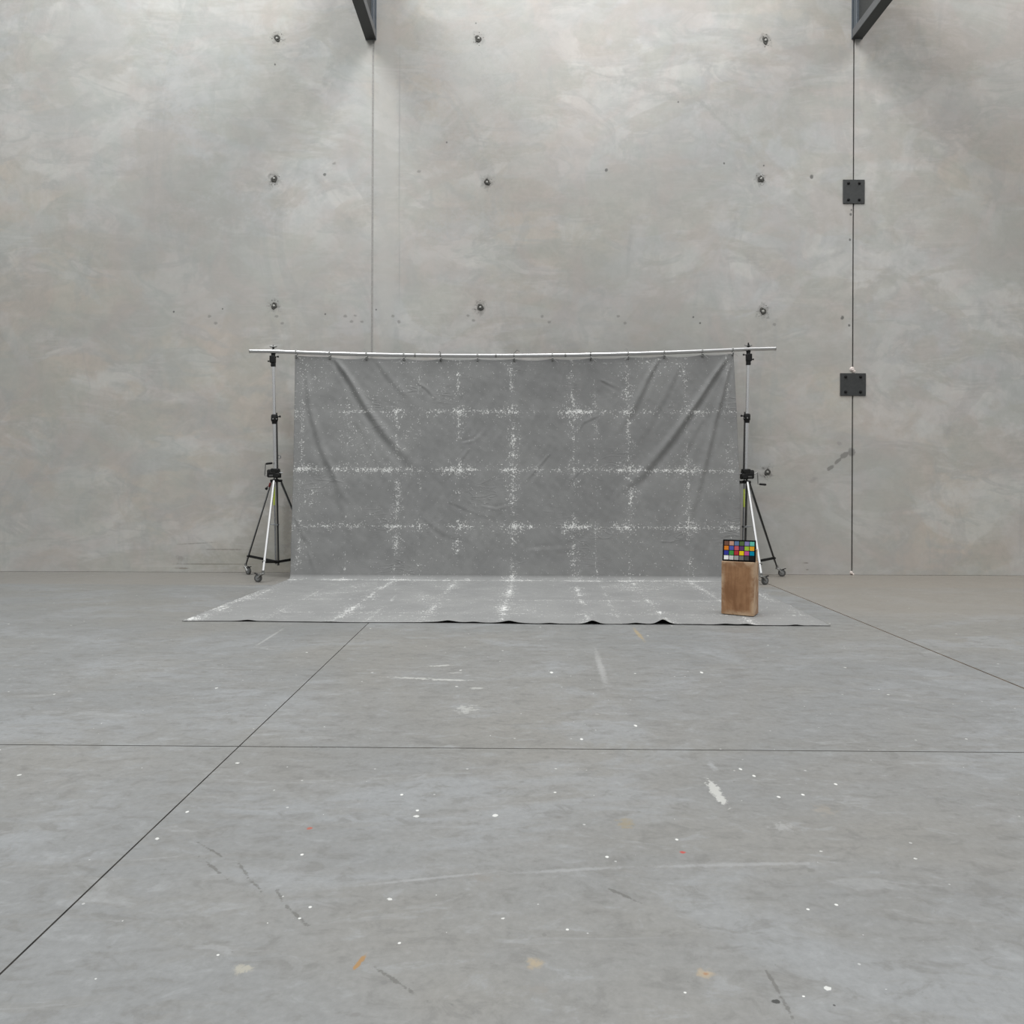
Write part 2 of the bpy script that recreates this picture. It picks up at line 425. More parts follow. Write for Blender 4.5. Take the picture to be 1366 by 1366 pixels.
# ------------------------------------------------------------------ painted canvas
CREASE_U = [(-2.83, .65), (-2.23, .55), (-1.57, .80), (-1.28, .50), (-.765, .72), (-.055, .88), (.745, .74), (1.04, .50), (1.47, .80), (2.23, .74), (2.80, .62)]
CREASE_V = [(.10, .40), (.75, .95), (1.52, 1.0), (2.266, .95), (3.05, 1.15), (3.80, .25), (4.56, .6), (5.32, .55)]
def canvas_material():
    t = NT('painted_canvas')
    uv = t.n.new('ShaderNodeUVMap').outputs[0]
    u, v, _ = t.sep(uv)
    n1 = t.noise(uv, .9, 5, .6, .8)
    n2 = t.noise(t.mapping(uv, (3, 1, 0)), 4.0, 5, .6, .8)
    n3 = t.noise(t.mapping(uv, (1, 5, 0)), 1.7, 3, .5, .3)
    c = t.mix(t.ramp(n1, .36, .64), (.196, .197, .195), (.226, .227, .223))
    c = t.mix(t.ramp(n2, .45, .65, 0, .35), c, (.255, .256, .253))
    c = t.mix(t.ramp(t.noise(t.mapping(uv, (9, 2, 0), scale=(.7, 2.2, 1)), 6, 5, .62, .9), .58, .72, 0, .3), c, (.165, .165, .16))
    # density of cracked paint about the fold creases
    nu = t.noise(t.comb(u, t.math('MULTIPLY', v, 1.5), 3.3), 1.9, 4, .65)
    nv = t.noise(t.comb(t.math('MULTIPLY', u, 1.5), v, 9.1), 1.9, 4, .65)
    wob = t.math('MULTIPLY', t.math('SUBTRACT', n3, .5), .09)
    uu = t.math('ADD', u, wob)
    dens = None; thin = None
    for k, (pos, w) in enumerate(CREASE_U + CREASE_V):
        isu = k < len(CREASE_U)
        d = t.math('ABSOLUTE', t.math('SUBTRACT', uu if isu else v, pos))
        nar = t.ramp(d, 0.0, .035, .36 * w, 0.0, smooth=False)
        brd = t.ramp(d, 0.0, .24 if isu else .20, (.80 if isu else .62) * w, 0.0)
        m = t.math('MULTIPLY', t.math('ADD', nar, brd), t.ramp(nu if isu else nv, .36, .62, .46 if isu else .44, 1.02))
        dens = m if dens is None else t.math('MAXIMUM', dens, t.math('MULTIPLY_ADD', dens, .45, m))
        th = t.math('MULTIPLY', t.ramp(d, .002, .007, w, 0.0), t.ramp(nu if isu else nv, .46, .58))
        thin = th if thin is None else t.math('MAXIMUM', thin, th)
    patch = t.ramp(n1, .50, .70, .22, .55)
    dens = t.math('MAXIMUM', dens, patch)
    # the part that is walked on, and its left rim, are more worn
    dens = t.math('MULTIPLY', dens, t.ramp(v, 2.95, 3.10, 1.0, 1.14))
    rimw = t.math('MULTIPLY', t.ramp(u, -2.62, -2.90, 0, .95), t.ramp(v, 3.1, 5.6, .35, 1.0))
    dens = t.math('MAXIMUM', dens, t.math('MULTIPLY', rimw, t.ramp(nv, .38, .56, .5, 1.1)))
    dens = t.math('MINIMUM', dens, 1.25)
    # broken flecks: short threads of bare canvas along both weave directions
    f1 = t.noise(t.mapping(uv, (0, 0, 0), scale=(84, 32, 1)), 1.0, 1.5, .6)
    f2 = t.noise(t.mapping(uv, (7, 3, 0), scale=(32, 88, 1)), 1.0, 1.5, .6)
    f3 = t.noise(uv, 14, 3, .6)
    fm = t.math('MAXIMUM', f1, f2)
    fm = t.math('MULTIPLY_ADD', t.math('SUBTRACT', f3, .5), .40, fm)
    thr = t.math('MULTIPLY_ADD', dens, -.255, .795)
    sp = t.ramp(t.math('SUBTRACT', fm, thr), 0.0, .035)
    sp = t.math('MAXIMUM', sp, t.math('MULTIPLY', thin, t.ramp(fm, .52, .66, .0, .7)))
    haze = t.math('MULTIPLY', dens, .16)
    c = t.mix(haze, c, (.36, .36, .355))
    c = t.mix(t.math('MULTIPLY', sp, .88), c, (.76, .76, .74))
    # small creases in the canvas
    w1 = t.noise(t.mapping(uv, (0, 0, 0), (0, 0, .9), (1.2, 4.5, 1)), 2.2, 1, .5, .5)
    w2 = t.noise(t.mapping(uv, (2, 2, 0), (0, 0, -.7), (1.2, 4.0, 1)), 2.0, 1, .5, .5)
    w3 = t.noise(uv, 55, 3, .6)
    r1 = t.ramp(t.math('ABSOLUTE', t.math('SUBTRACT', w1, .5)), 0.0, .05, 1, 0)
    r2 = t.ramp(t.math('ABSOLUTE', t.math('SUBTRACT', w2, .5)), 0.0, .035, 1, 0)
    gate = t.ramp(n3, .56, .70)
    h = t.math('MULTIPLY', t.math('ADD', r1, r2), gate)
    h = t.math('ADD', h, t.math('MULTIPLY', w3, .5))
    t.bump(h, .22, .012)
    t.put(t.bsdf.inputs['Sheen Weight'], .12)
    return t.out(c, .72, 0, .35)

def wood_material(name, dark, light, edge, along=(0, 0, 1)):
    t = NT(name)
    p = t.pos()
    x, y, z = t.sep(p)
    g = t.noise(t.mapping(p, scale=(22, 22, 2.0)), 1.0, 5, .6, .6)
    b = t.noise(p, 5.5, 5, .6, .6)
    f = t.noise(t.mapping(p, scale=(120, 120, 8)), 1.0, 2, .5)
    c = t.mix(t.ramp(t.math('MULTIPLY_ADD', b, .6, t.math('MULTIPLY', g, .4)), .38, .62), dark, light)
    c = t.mix(t.ramp(f, .55, .75, 0, .3), c, tuple(q * .72 for q in dark))
    # wear: paler where hands and knocks have rubbed the rims
    ax = t.math('ABSOLUTE', x); az = t.math('ABSOLUTE', t.math('SUBTRACT', z, .254))
    rim = t.math('MAXIMUM', t.ramp(ax, .105, .153), t.ramp(az, .19, .254))
    rim = t.math('MULTIPLY', rim, t.ramp(b, .40, .60, .15, .95))
    c = t.mix(rim, c, edge)
    t.bump(g, .12, .004)
    return t.out(c, .5, 0, .4)

M_WALL = wall_material()
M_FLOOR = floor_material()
M_CANVAS = canvas_material()
M_EDGESHADE = plain('canvas_edge_shade', (.012, .012, .012), .9, 0, .1)  # black standing in for the shade under the lifted canvas edge
M_SEAL = plain('joint_sealant', (.31, .30, .285), .8)
M_SEALDARK = plain('dark_joint', (.035, .035, .032), .9)
M_JOINT = plain('floor_joint_filler', (.115, .11, .10), .9, var=.5, scale=6)
M_TANJOINT = plain('brown_joint_filler', (.20, .155, .115), .9, var=.3, scale=6)
M_STEEL = plain('painted_steel', (.040, .042, .042), .5, 0, .4)
M_STEELBLUE = plain('blue_grey_steel', (.085, .10, .115), .5, 0, .5)
M_LITSIDE = plain('steel_lit_side', (.115, .118, .122), .5, 0, .5)  # lighter copy of the beam steel, light on its sides put into colour
M_ALU = plain('brushed_aluminium', (.56, .56, .56), .32, 1.0, var=.0, scale=5)
M_CHROME = plain('chrome_tube', (.82, .82, .82), .22, 1.0, var=.0)
M_DARKTUBE = plain('dark_tube', (.045, .045, .043), .35, .3)
M_GREYTUBE = plain('grey_tube', (.30, .31, .32), .35, .8)
M_BLACK = plain('black_casting', (.007, .007, .007), .5, 0, .3)
M_BOARD = plain('black_card', (.006, .006, .006), .8, 0, .08)
M_RUBBER = plain('grey_rubber', (.075, .075, .072), .7)
M_FORK = plain('zinc_fork', (.28, .28, .27), .4, .8)
M_RED = plain('red_plastic', (.16, .015, .015), .5)
M_LIME = plain('lime_sticker', (.42, .50, .07), .5)
M_CORD = plain('grey_cord', (.34, .34, .33), .8)
M_CORDDARK = plain('dark_cord', (.09, .09, .085), .8)
M_HOLE = plain('rough_dark_grout', (.075, .073, .066), .95, var=.5, scale=60)
M_PLUG = plain('pale_grout', (.40, .395, .37), .9, var=.25, scale=60)
M_FOAM = plain('pinkish_foam', (.72, .64, .60), .8)
M_BOX = wood_material('worn_brown_plywood', (.235, .112, .048), (.370, .200, .098), (.52, .37, .24))
M_BLOCK = wood_material('pale_pine', (.42, .29, .18), (.50, .36, .24), (.55, .42, .30))

# ------------------------------------------------------------------ setting: floor
def build_floor():
    JX = [-1.332, 3.170]
    g = .0045
    xs = [-10.0, JX[0] - g * .75, JX[0] + g * .75, JX[1] - g * 1.6, JX[1] + g * 1.6, 10.0]
    yl = lambda x: 3.590 - .0098 * x           # the cross joint runs a little askew
    rows = [lambda x: -3.0, lambda x: yl(x) - .0038, lambda x: yl(x) + .0038, lambda x: WALL_Y + .2]
    m = MB()
    D = -.006
    top = [[(x, r(x), 0.0) for x in xs] for r in rows]
    for i in range(3):
        for j in range(5):
            q = [top[i][j], top[i][j + 1], top[i + 1][j + 1], top[i + 1][j]]
            groove = (i == 1) or (j in (1, 3))
            if not groove:
                m._add(q, [(0, 1, 2, 3)], 0)
            else:
                lo = [(a, b, D) for a, b, _ in q]
                mi = 2 if j == 3 and i != 1 else 1
                m._add(lo, [(0, 1, 2, 3)], mi)
                # side faces of the groove where it borders a slab
                def isg(a, b): return not (0 <= a < 3 and 0 <= b < 5) or (a == 1) or (b in (1, 3))
                for (k0, k1, di, dj) in ((0, 1, -1, 0), (1, 2, 0, 1), (2, 3, 1, 0), (3, 0, 0, -1)):
                    if not isg(i + di, j + dj):
                        m._add([q[k0], q[k1], lo[k1], lo[k0]], [(0, 1, 2, 3)], mi)
    # slab sides and underside
    m.box((0, (WALL_Y + .2 - 3) / 2, -.17), (20, WALL_Y + 3.2, .3), mi=0)
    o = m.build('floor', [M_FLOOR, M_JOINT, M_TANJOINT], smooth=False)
    return structure(o)
build_floor()

# ------------------------------------------------------------------ setting: wall of precast panels
SEAM1, SEAM2 = -2.023, 4.645
H_WALL = 9.0
walls = []
for (a, b) in ((-10, SEAM1 - .0125), (SEAM1 + .0125, SEAM2 - .009), (SEAM2 + .009, 10)):
    m = MB().box(((a + b) / 2, WALL_Y + .075, H_WALL / 2), (b - a, .15, H_WALL), bev=.004)
    walls.append(structure(m.build('wall_back', M_WALL, smooth=False)))
t1 = structure(MB().box((SEAM1, WALL_Y + .069, H_WALL / 2), (.025, .13, H_WALL)).build('trim_1', M_SEAL, smooth=False))
t2 = structure(MB().box((SEAM2, WALL_Y + .085, H_WALL / 2), (.018, .13, H_WALL)).build('trim_2', M_SEALDARK, smooth=False))
# lumps of filler poking from the right joint
for (z, s) in ((2.85, .038), (.03, .026)):
    m = MB()
    m.lathe((SEAM2 - .012, WALL_Y + .02, z), (.1, -1, .1), [(-.02, s * .6), (.0, s), (.02, s * .95), (.038, s * .5)], 9)
    m.lathe((SEAM2 + .016, WALL_Y + .02, z - s * .7), (.1, -1, -.2), [(-.02, s * .4), (.0, s * .7), (.018, s * .65), (.03, s * .3)], 8)
    m.build('filler_lump', M_FOAM, t2)

# grouted recesses left by the panel fixings
def recess(px, py, sx, sy, seed):
    rnd = random.Random(seed)
    q = on_wall(px, py)
    par = walls[0] if q.x < SEAM1 else walls[1]
    n = 22
    ph = [rnd.uniform(0, 6.28) for _ in range(4)]
    def rad(a): return 1 + .12 * math.sin(2 * a + ph[0]) + .09 * math.sin(3 * a + ph[1]) + .07 * math.sin(5 * a + ph[2])
    m = MB(); vs = []
    for (k, dy) in ((1.0, 0.001), (.93, -.005), (.62, -.009), (.44, -.004)):
        for i in range(n):
            a = 2 * PI * i / n
            vs.append((q.x + sx * k * rad(a) * math.cos(a), WALL_Y + dy, q.z + sy * k * rad(a) * math.sin(a)))
    fs = []
    for r in range(3):
        for i in range(n):
            j = (i + 1) % n
            fs.append((r * n + i, (r + 1) * n + i, (r + 1) * n + j, r * n + j))
    fs.append(tuple(3 * n + i for i in range(n))[::-1])
    m._add(vs, fs)
    # crumbs round the rim
    for _ in range(9):
        a = rnd.uniform(0, 6.28); k = rnd.uniform(1.15, 1.9); s = rnd.uniform(.003, .007)
        m.lathe((q.x + sx * k * math.cos(a), WALL_Y, q.z + sy * k * math.sin(a)), (0, -1, 0), [(0, s), (.002, s * .8)], 6)
    o = m.build('fixing_recess', M_HOLE, par)
    ox, oz = rnd.uniform(-.1, .15) * sx, rnd.uniform(-.1, .2) * sy
    MB().lathe((q.x + ox, WALL_Y - .003, q.z + oz), (0, -1, 0), [(0, .40 * sx), (.010, .38 * sx), (.013, .27 * sx)], 12).build('grout_plug', M_PLUG, o)
for i, (px, py, w, h) in enumerate(((370, 51, 8, 10), (638, 52, 8, 10.5), (1021, 54, 8, 10), (366, 239, 8, 9.5), (650, 243, 7.5, 9.5), (1015, 239, 8, 10),
                                    (366, 408, 8, 9), (641, 410, 8, 10), (1018, 415, 9, 9), (1024, 630, 8, 9.5))):
    recess(px, py, w / 96.25 / 2, h / 96.25 / 2, 40 + i)

# ------------------------------------------------------------------ steel: roof beams and joint plates
def roof_beam(name, cx, z0, label):
    t = thing(name, label, 'beam', (cx, WALL_Y, z0), group=None)
    L = 6.5; w = .146
    MB().box((0, -L / 2 - .012, .004), (w, L, .008), bev=.002).build('shaded_flange', M_STEEL, t, smooth=False)  # dark colour paints the shade on the beam's underside
    MB().box((0, -L / 2 - .012, .069), (w - .004, L, .122), bev=.006).build('bottom_chord', M_LITSIDE, t, smooth=False)
    MB().box((0, -L / 2 - .012, .60), (.05, L, .94)).build('shaded_web', M_STEEL, t, smooth=False)  # dark plate standing in for the shade between the chords
    MB().box((0, -L / 2 - .012, 1.13), (w, L, .12), bev=.006).build('top_chord', M_LITSIDE, t, smooth=False)
    MB().box((0, -.006, .60), (w + .008, .012, 1.2), bev=.002).build('end_plate', M_STEELBLUE, t, smooth=False)
    m = MB().box((.0, -.075, .60), (.12, .09, .94), bev=.005)
    m.build('end_stiffener', M_STEELBLUE, t, smooth=False)
    return t
roof_beam('roof_beam', -2.053, 7.385, 'dark steel roof beam meeting the wall above the long vertical panel joint')
roof_beam('roof_beam', 4.682, 7.425, 'dark steel roof beam cut by the right edge high on the wall')

def joint_plate(half, z0, z1, label):
    t = thing('steel_plate', label, 'steel plate', (SEAM2, WALL_Y, z0), group='steel plates bolted over the right wall joint')
    h = z1 - z0
    MB().box((0, -.006, h / 2), (half * 2, .012, h), bev=.003).build('plate', M_STEEL, t, smooth=False)
    for sx in (-1, 1):
        for zz in (.052, h - .052):
            m = MB()
            m.lathe((sx * (half - .075), -.012, zz), (0, -1, 0), [(0, .021), (.004, .021)], 16)
            m.lathe((sx * (half - .075), -.016, zz), (0, -1, 0), [(0, .015), (.011, .014), (.013, .010)], 6)
            m.lathe((sx * (half - .075), -.027, zz), (0, -1, 0), [(0, .008), (.012, .007)], 10)
            m.build('bolt', M_BLACK, t)
joint_plate(.150, 5.145, 5.477, 'dark steel plate bolted to the wall high at the right edge')
joint_plate(.178, 2.484, 2.796, 'dark steel plate bolted to the wall lower down the right edge')

# ------------------------------------------------------------------ backdrop canvas
YB = 9.93                  # plane the canvas hangs in
LS, RS = (-3.195, 9.947), (3.025, 9.935)    # the two stands
BAR_R = .026
def bar_z(x):
    a = (x + 3.24) / (3.05 + 3.24)
    return 2.987 + .057 * a - .071 * 4 * a * (1 - a) * (1 if 0 <= a <= 1 else .35)
TIE_PX = [396, 440, 489, 539, 588, 637, 686, 737, 788, 838, 886, 937, 977]
TIE_X = [at(px, 474, YB).x for px in TIE_PX]
TIE_X[0] = -2.935; TIE_X[-1] = 2.845

def canvas_top(x):
    tx = np.array(TIE_X)
    i = np.clip(np.searchsorted(tx, x) - 1, 0, len(tx) - 2)
    f = np.clip((x - tx[i]) / (tx[i + 1] - tx[i]), 0, 1)
    a = (x + 3.24) / 6.29
    bz = 2.987 + .057 * a - .071 * 4 * a * (1 - a)
    amp = np.array([.004, .022, .012, .02, .014, .012, .02, .017, .013, .012, .02, .014])[i]
    return bz - .046 - amp * 4 * f * (1 - f)

FOLDS = [  # (polyline px, amplitude m, width m, sign of the ridge side)
    ([(443, 480), (462, 508), (484, 548), (505, 580), (530, 610), (560, 640)], .030, .055, 1),
    ([(404, 492), (410, 550), (424, 600), (444, 645), (462, 715), (482, 748)], .018, .055, 1),
    ([(470, 560), (500, 620), (530, 680), (540, 720)], .010, .06, 1),
    ([(436, 615), (452, 655), (478, 700)], .010, .045, 1),
    ([(498, 480), (508, 498), (526, 520), (560, 560)], .013, .05, 1),
    ([(556, 512), (568, 521), (582, 538)], .010, .022, 1),
    ([(395, 690), (404, 715), (420, 735)], .012, .035, 1),
    ([(414, 735), (420, 760), (426, 776)], .012, .03, 1),
    ([(974, 478), (958, 502), (938, 534), (900, 590), (860, 640), (820, 670)], .032, .05, -1),
    ([(977, 486), (968, 525), (958, 562), (948, 606), (932, 670), (915, 715)], .024, .042, -1),
    ([(940, 560), (915, 610), (880, 665)], .012, .05, -1),
    ([(882, 480), (868, 508), (852, 545), (828, 582)], .017, .045, -1),
    ([(914, 482), (895, 525), (870, 575), (842, 625)], .012, .055, -1),
    ([(735, 606), (718, 628), (698, 650)], .011, .022, -1),
    ([(800, 556), (780, 566), (766, 588)], .009, .022, -1),
    ([(776, 628), (764, 642), (758, 655)], .009, .022, -1),
    ([(628, 600), (610, 630), (590, 650)], .009, .03, -1),
    ([(800, 508), (812, 515), (828, 524)], .010, .024, 1),
    ([(615, 590), (632, 585), (646, 570)], .008, .022, -1),
    ([(640, 672), (662, 676), (690, 668)], .007, .02, -1),
    ([(596, 670), (640, 690), (690, 700)], .005, .03, 1),
    ([(560, 690), (590, 715), (640, 730)], .007, .04, 1),
    ([(700, 730), (760, 725), (810, 700)], .006, .04, -1),
]
def build_canvas():
    NU = 500
    n1, n2, n3 = 230, 46, 210
    tu = np.linspace(0, 1, NU)
    # profile parameter rows
    rows = n1 + n2 + n3
    X = np.zeros((rows, NU)); Y = np.zeros_like(X); Z = np.zeros_like(X); V = np.zeros_like(X)
    NY = np.zeros_like(X); NZ = np.zeros_like(X)
    U = -2.93 + tu * 5.83
    R = .065
    V1 = 2.95 - R; SL = .17      # hanging length, and how far the hanging part slants forward
    for r in range(rows):
        if r < n1:
            f = r / n1
            vv = f * V1
        elif r < n1 + n2:
            f = (r - n1) / n2
            vv = V1 + f * R * PI / 2
        else:
            f = (r - n1 - n2) / (n3 - 1)
            vv = V1 + R * PI / 2 + f * 2.8
        xl = np.interp(vv, [0, 2.5, 3.2, 6.0], [-2.952, -2.952, -2.95, -3.033])
        xr = np.interp(vv, [0, .15, .8, 2.0, 3.0, 6.0], [2.856, 2.866, 2.90, 2.93, 2.90, 2.79])
        x = xl + (xr - xl) * tu
        X[r] = x
        if r < n1:
            zt = canvas_top(x)
            Z[r] = zt + (R - zt) * (r / n1)
            Y[r] = YB - SL * (r / n1) ** 1.6; V[r] = 2.95 - Z[r]
            NY[r] = -1
        elif r < n1 + n2:
            a = f * PI / 2
            Y[r] = YB - SL - R * (1 - math.cos(a)); Z[r] = R - R * math.sin(a)
            V[r] = vv
            NY[r] = -math.cos(a); NZ[r] = math.sin(a)
        else:
            dfront = 6.78 - .10 * tu + .012 * np.sin(tu * 19)
            Y[r] = (YB - SL - R) + (dfront - (YB - SL - R)) * f
            Z[r] = 0; V[r] = vv; NZ[r] = 1
    W = np.zeros_like(X)
    W[:n1] = 1
    # straight folds pulled from the ties
    for pts, A, w, sg in FOLDS:
        P = [at(px, py, YB) for px, py in pts]
        best = np.full(X.shape, 1e9); sgn = np.zeros_like(X); par = np.zeros_like(X)
        Ls = [((P[i + 1].x - P[i].x) ** 2 + (P[i + 1].z - P[i].z) ** 2) ** .5 for i in range(len(P) - 1)]
        T = sum(Ls); acc = 0
        zz = 2.95 - V
        for i in range(len(P) - 1):
            dx, dz = P[i + 1].x - P[i].x, P[i + 1].z - P[i].z
            l = Ls[i]
            s = ((X - P[i].x) * dx + (zz - P[i].z) * dz) / l / l
            sc = np.clip(s, 0, 1)
            ex, ez = X - P[i].x - sc * dx, zz - P[i].z - sc * dz
            d = np.sqrt(ex * ex + ez * ez)
            side = np.sign(dx * ez - dz * ex)
            upd = d < best
            best = np.where(upd, d, best); sgn = np.where(upd, side, sgn)
            par = np.where(upd, (acc + sc * l) / T, par)
            acc += l
        s = best * sgn * sg
        win = np.clip(par / .10, 0, 1) ** .7 * np.clip((1 - par) / .45, 0, 1)
        wl = w * (.55 + .75 * par)
        g = -np.exp(-(s / wl) ** 2) * .8 + np.exp(-((s - 1.5 * wl) / (1.1 * wl)) ** 2)
        W += 0
        X0 = g * win * A
        if 'disp' not in locals(): disp = np.zeros_like(X)
        disp += X0 * (.85 if A > .013 else .42)
    rng = np.random.RandomState(5)
    def soft(nx, ny, amp, fx, fy):
        out = np.zeros_like(X)
        for _ in range(14):
            kx = rng.uniform(-fx, fx); ky = rng.uniform(-fy, fy)
            out += np.sin(kx * X + ky * V + rng.uniform(0, 6.28))
        return out / 14 ** .5 * amp
    hang = np.ones_like(X); hang[n1 + n2 // 2:] = 0
    r_idx = np.arange(rows)[:, None] / n1
    disp *= np.clip(hang, 0, 1)
    fadeT = np.clip(V / .25, 0, 1)
    undul = soft(0, 0, .006, 7, 4) + soft(0, 0, .0022, 26, 16) + soft(0, 0, .0010, 60, 50)
    onfl = np.zeros_like(X); onfl[n1 + n2:] = 1
    k = np.clip((V - 2.7) / .35, 0, 1)
    disp = disp * (1 - k) + undul * ((1 - k) * fadeT)
    # lying part: low ripples running across, kept above the concrete
    rip = soft(0, 0, .0022, 5, 26) + soft(0, 0, .0012, 30, 40)
    lie = np.maximum(.0055 + rip, .0042)
    disp += k * lie
    X = X + 0; Y = Y + NY * disp; Z = Z + NZ * disp
    # front edge lifted here and there
    vf = V.max()
    for px, h, s, sl in ((328, .012, .07, .25), (440, .005, .1, .2), (598, .017, .085, .3), (632, .007, .06, .2), (680, .022, .075, .4), (735, .006, .06, .2), (791, .030, .062, .5),
                         (849, .011, .07, .3), (885, .042, .060, .55), (935, .004, .06, .2), (968, .010, .08, .3), (995, .010, .06, .3), (1060, .009, .05, .2)):
        x0 = (px - VX) * 6.72 / F
        d = (vf - V)
        b = h * np.exp(-np.abs((X - x0) / s) ** 1.7) * np.clip(1 - d / sl, 0, 1) ** 1.6
        Z += b * onfl
    # front hem rises a few millimetres off the floor all along
    Z += onfl * .0015 * np.clip(1 - (vf - V) / .03, 0, 1)
    verts = np.stack([X, Y, Z], -1).reshape(-1, 3)
    idx = np.arange(rows * NU).reshape(rows, NU)
    a = idx[:-1, :-1].ravel(); b = idx[1:, :-1].ravel(); c = idx[1:, 1:].ravel(); d = idx[:-1, 1:].ravel()
    faces = np.stack([a, b, c, d], -1)
    root = thing('canvas_backdrop', 'large grey painted canvas backdrop with cracked white creases hung on the bar', 'backdrop', (0, 6.73, 0))
    verts[:, 1] -= 6.73
    me = bpy.data.meshes.new('canvas')
    me.vertices.add(len(verts)); me.vertices.foreach_set('co', verts.ravel())
    nf = len(faces)
    me.loops.add(nf * 4); me.loops.foreach_set('vertex_index', faces.ravel().astype(np.int32))
    me.polygons.add(nf)
    me.polygons.foreach_set('loop_start', np.arange(0, nf * 4, 4, dtype=np.int32))
    me.update(calc_edges=True)
    uvl = me.uv_layers.new(name='UVMap')
    UV = np.stack([np.broadcast_to(U, X.shape), V], -1).reshape(-1, 2)
    uvl.data.foreach_set('uv', UV[faces.ravel()].ravel())
    me.materials.append(M_CANVAS); me.materials.append(M_EDGESHADE)  # back and rim carry the under-edge shade as black colour
    me.shade_smooth()
    o = bpy.data.objects.new('canvas', me); C.objects.link(o); o.parent = root
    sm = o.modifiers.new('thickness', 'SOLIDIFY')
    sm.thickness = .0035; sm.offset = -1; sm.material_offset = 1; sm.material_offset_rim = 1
    # eyelets along the top hem
    for x in TIE_X:
        zt = float(canvas_top(np.array([x]))[0])
        MB().ring((x, YB - .004 - 6.73, zt - .022), (0, 1, 0), .011, .0035, 14, 6).build('eyelet', M_FORK, root)
    return root
build_canvas()

# ------------------------------------------------------------------ crossbar
bar = thing('crossbar', 'long silver crossbar tube sagging between the two wind-up stands', 'pole', (0, YB, 2.95))
xs = np.linspace(-3.55, 3.414, 60)
cut = [-3.55, -1.36, -.29, 1.0, 3.414]
pts = [(float(x), 0, bar_z(float(x)) - 2.95) for x in xs]
MB().tube(pts, BAR_R, 20).build('tube', M_ALU, bar)
for x in (-1.36, -.29, .63):
    MB().cyl((x - .012, 0, bar_z(x - .012) - 2.95), (x + .012, 0, bar_z(x + .012) - 2.95), BAR_R + .0015, n=20).build('tube_joint', M_FORK, bar)
for x, sg in ((-3.55, -1), (3.414, 1)):
    MB().lathe((x - sg * .004, 0, bar_z(x) - 2.95), (sg, 0, 0), [(0, BAR_R + .001), (.006, BAR_R + .001), (.009, BAR_R * .8)], 20).build('end_cap', M_FORK, bar)

# ------------------------------------------------------------------ cord ties
ORD = ['first', 'second', 'third', 'fourth', 'fifth', 'sixth', 'seventh', 'eighth', 'ninth', 'tenth', 'eleventh', 'twelfth', 'thirteenth']
for i, x in enumerate(TIE_X):
    rnd = random.Random(100 + i)
    bz = bar_z(x); zt = float(canvas_top(np.array([x]))[0]) - .022
    xe = x + rnd.uniform(-.006, .006)
    ti = thing('cord_tie', '', 'cord', (x, YB, bz + BAR_R + .004), group='cords tying the backdrop to the bar')
    if i == 0: lab = 'cord tying the backdrop top left corner to the bar, nearest the left stand'
    elif i == 12: lab = 'cord tying the backdrop top right corner to the bar, nearest the right stand'
    else: lab = 'thin cord tying the backdrop to the bar, %s of thirteen from the left' % ORD[i]
    ti['label'] = lab
    z0 = -(BAR_R + .004)     # bar axis, local
    rr = BAR_R + .005
    e = zt - bz + z0
    lp = []
    for k in range(17):      # over the bar from the back of the canvas to its front
        a = -PI * .32 + (PI * 1.64) * k / 16
        lp.append((.006 * math.sin(k * .4), rr * math.cos(a), z0 + rr * math.sin(a)))
    loop = [(0, .010, e)] + lp + [(.0, -.012, e), (.004, .0, e - .003)]
    mm = M_CORD if rnd.random() < .7 else M_CORDDARK
    MB().tube(loop, .0042, 7).build('loop', mm, ti)
    lp2 = [(p[0] + .011 * (1 if k % 2 else .9), p[1] * 1.0, p[2]) for k, p in enumerate(loop)]
    MB().tube(lp2, .0038, 7).build('loop', M_CORD, ti)
    # knot and loose ends
    kz = z0 - rr - .006
    MB().lathe((.004, -rr * .62, kz), (1, 0, .3), [(-.012, .004), (-.006, .011), (.006, .011), (.012, .004)], 10).build('knot', M_CORD, ti)
    for q in range(2):
        if rnd.random() < .75:
            sx = rnd.choice((-1, 1)); up = rnd.random() < (.55 if q == 0 else .2)
            l = rnd.uniform(.03, .075)
            base = (.003, -.006 if up else -rr * .7, z0 + rr if up else kz)
            p1 = (base[0] + sx * l * .5, base[1] - .008, base[2] + (l * .6 if up else -l * .45))
            p2 = (base[0] + sx * l, base[1] - .006, base[2] + (l * .35 if up else -l * .9))
            MB().tube([base, p1, p2], .0033, 6).build('loose_end', M_CORD if q else mm, ti)

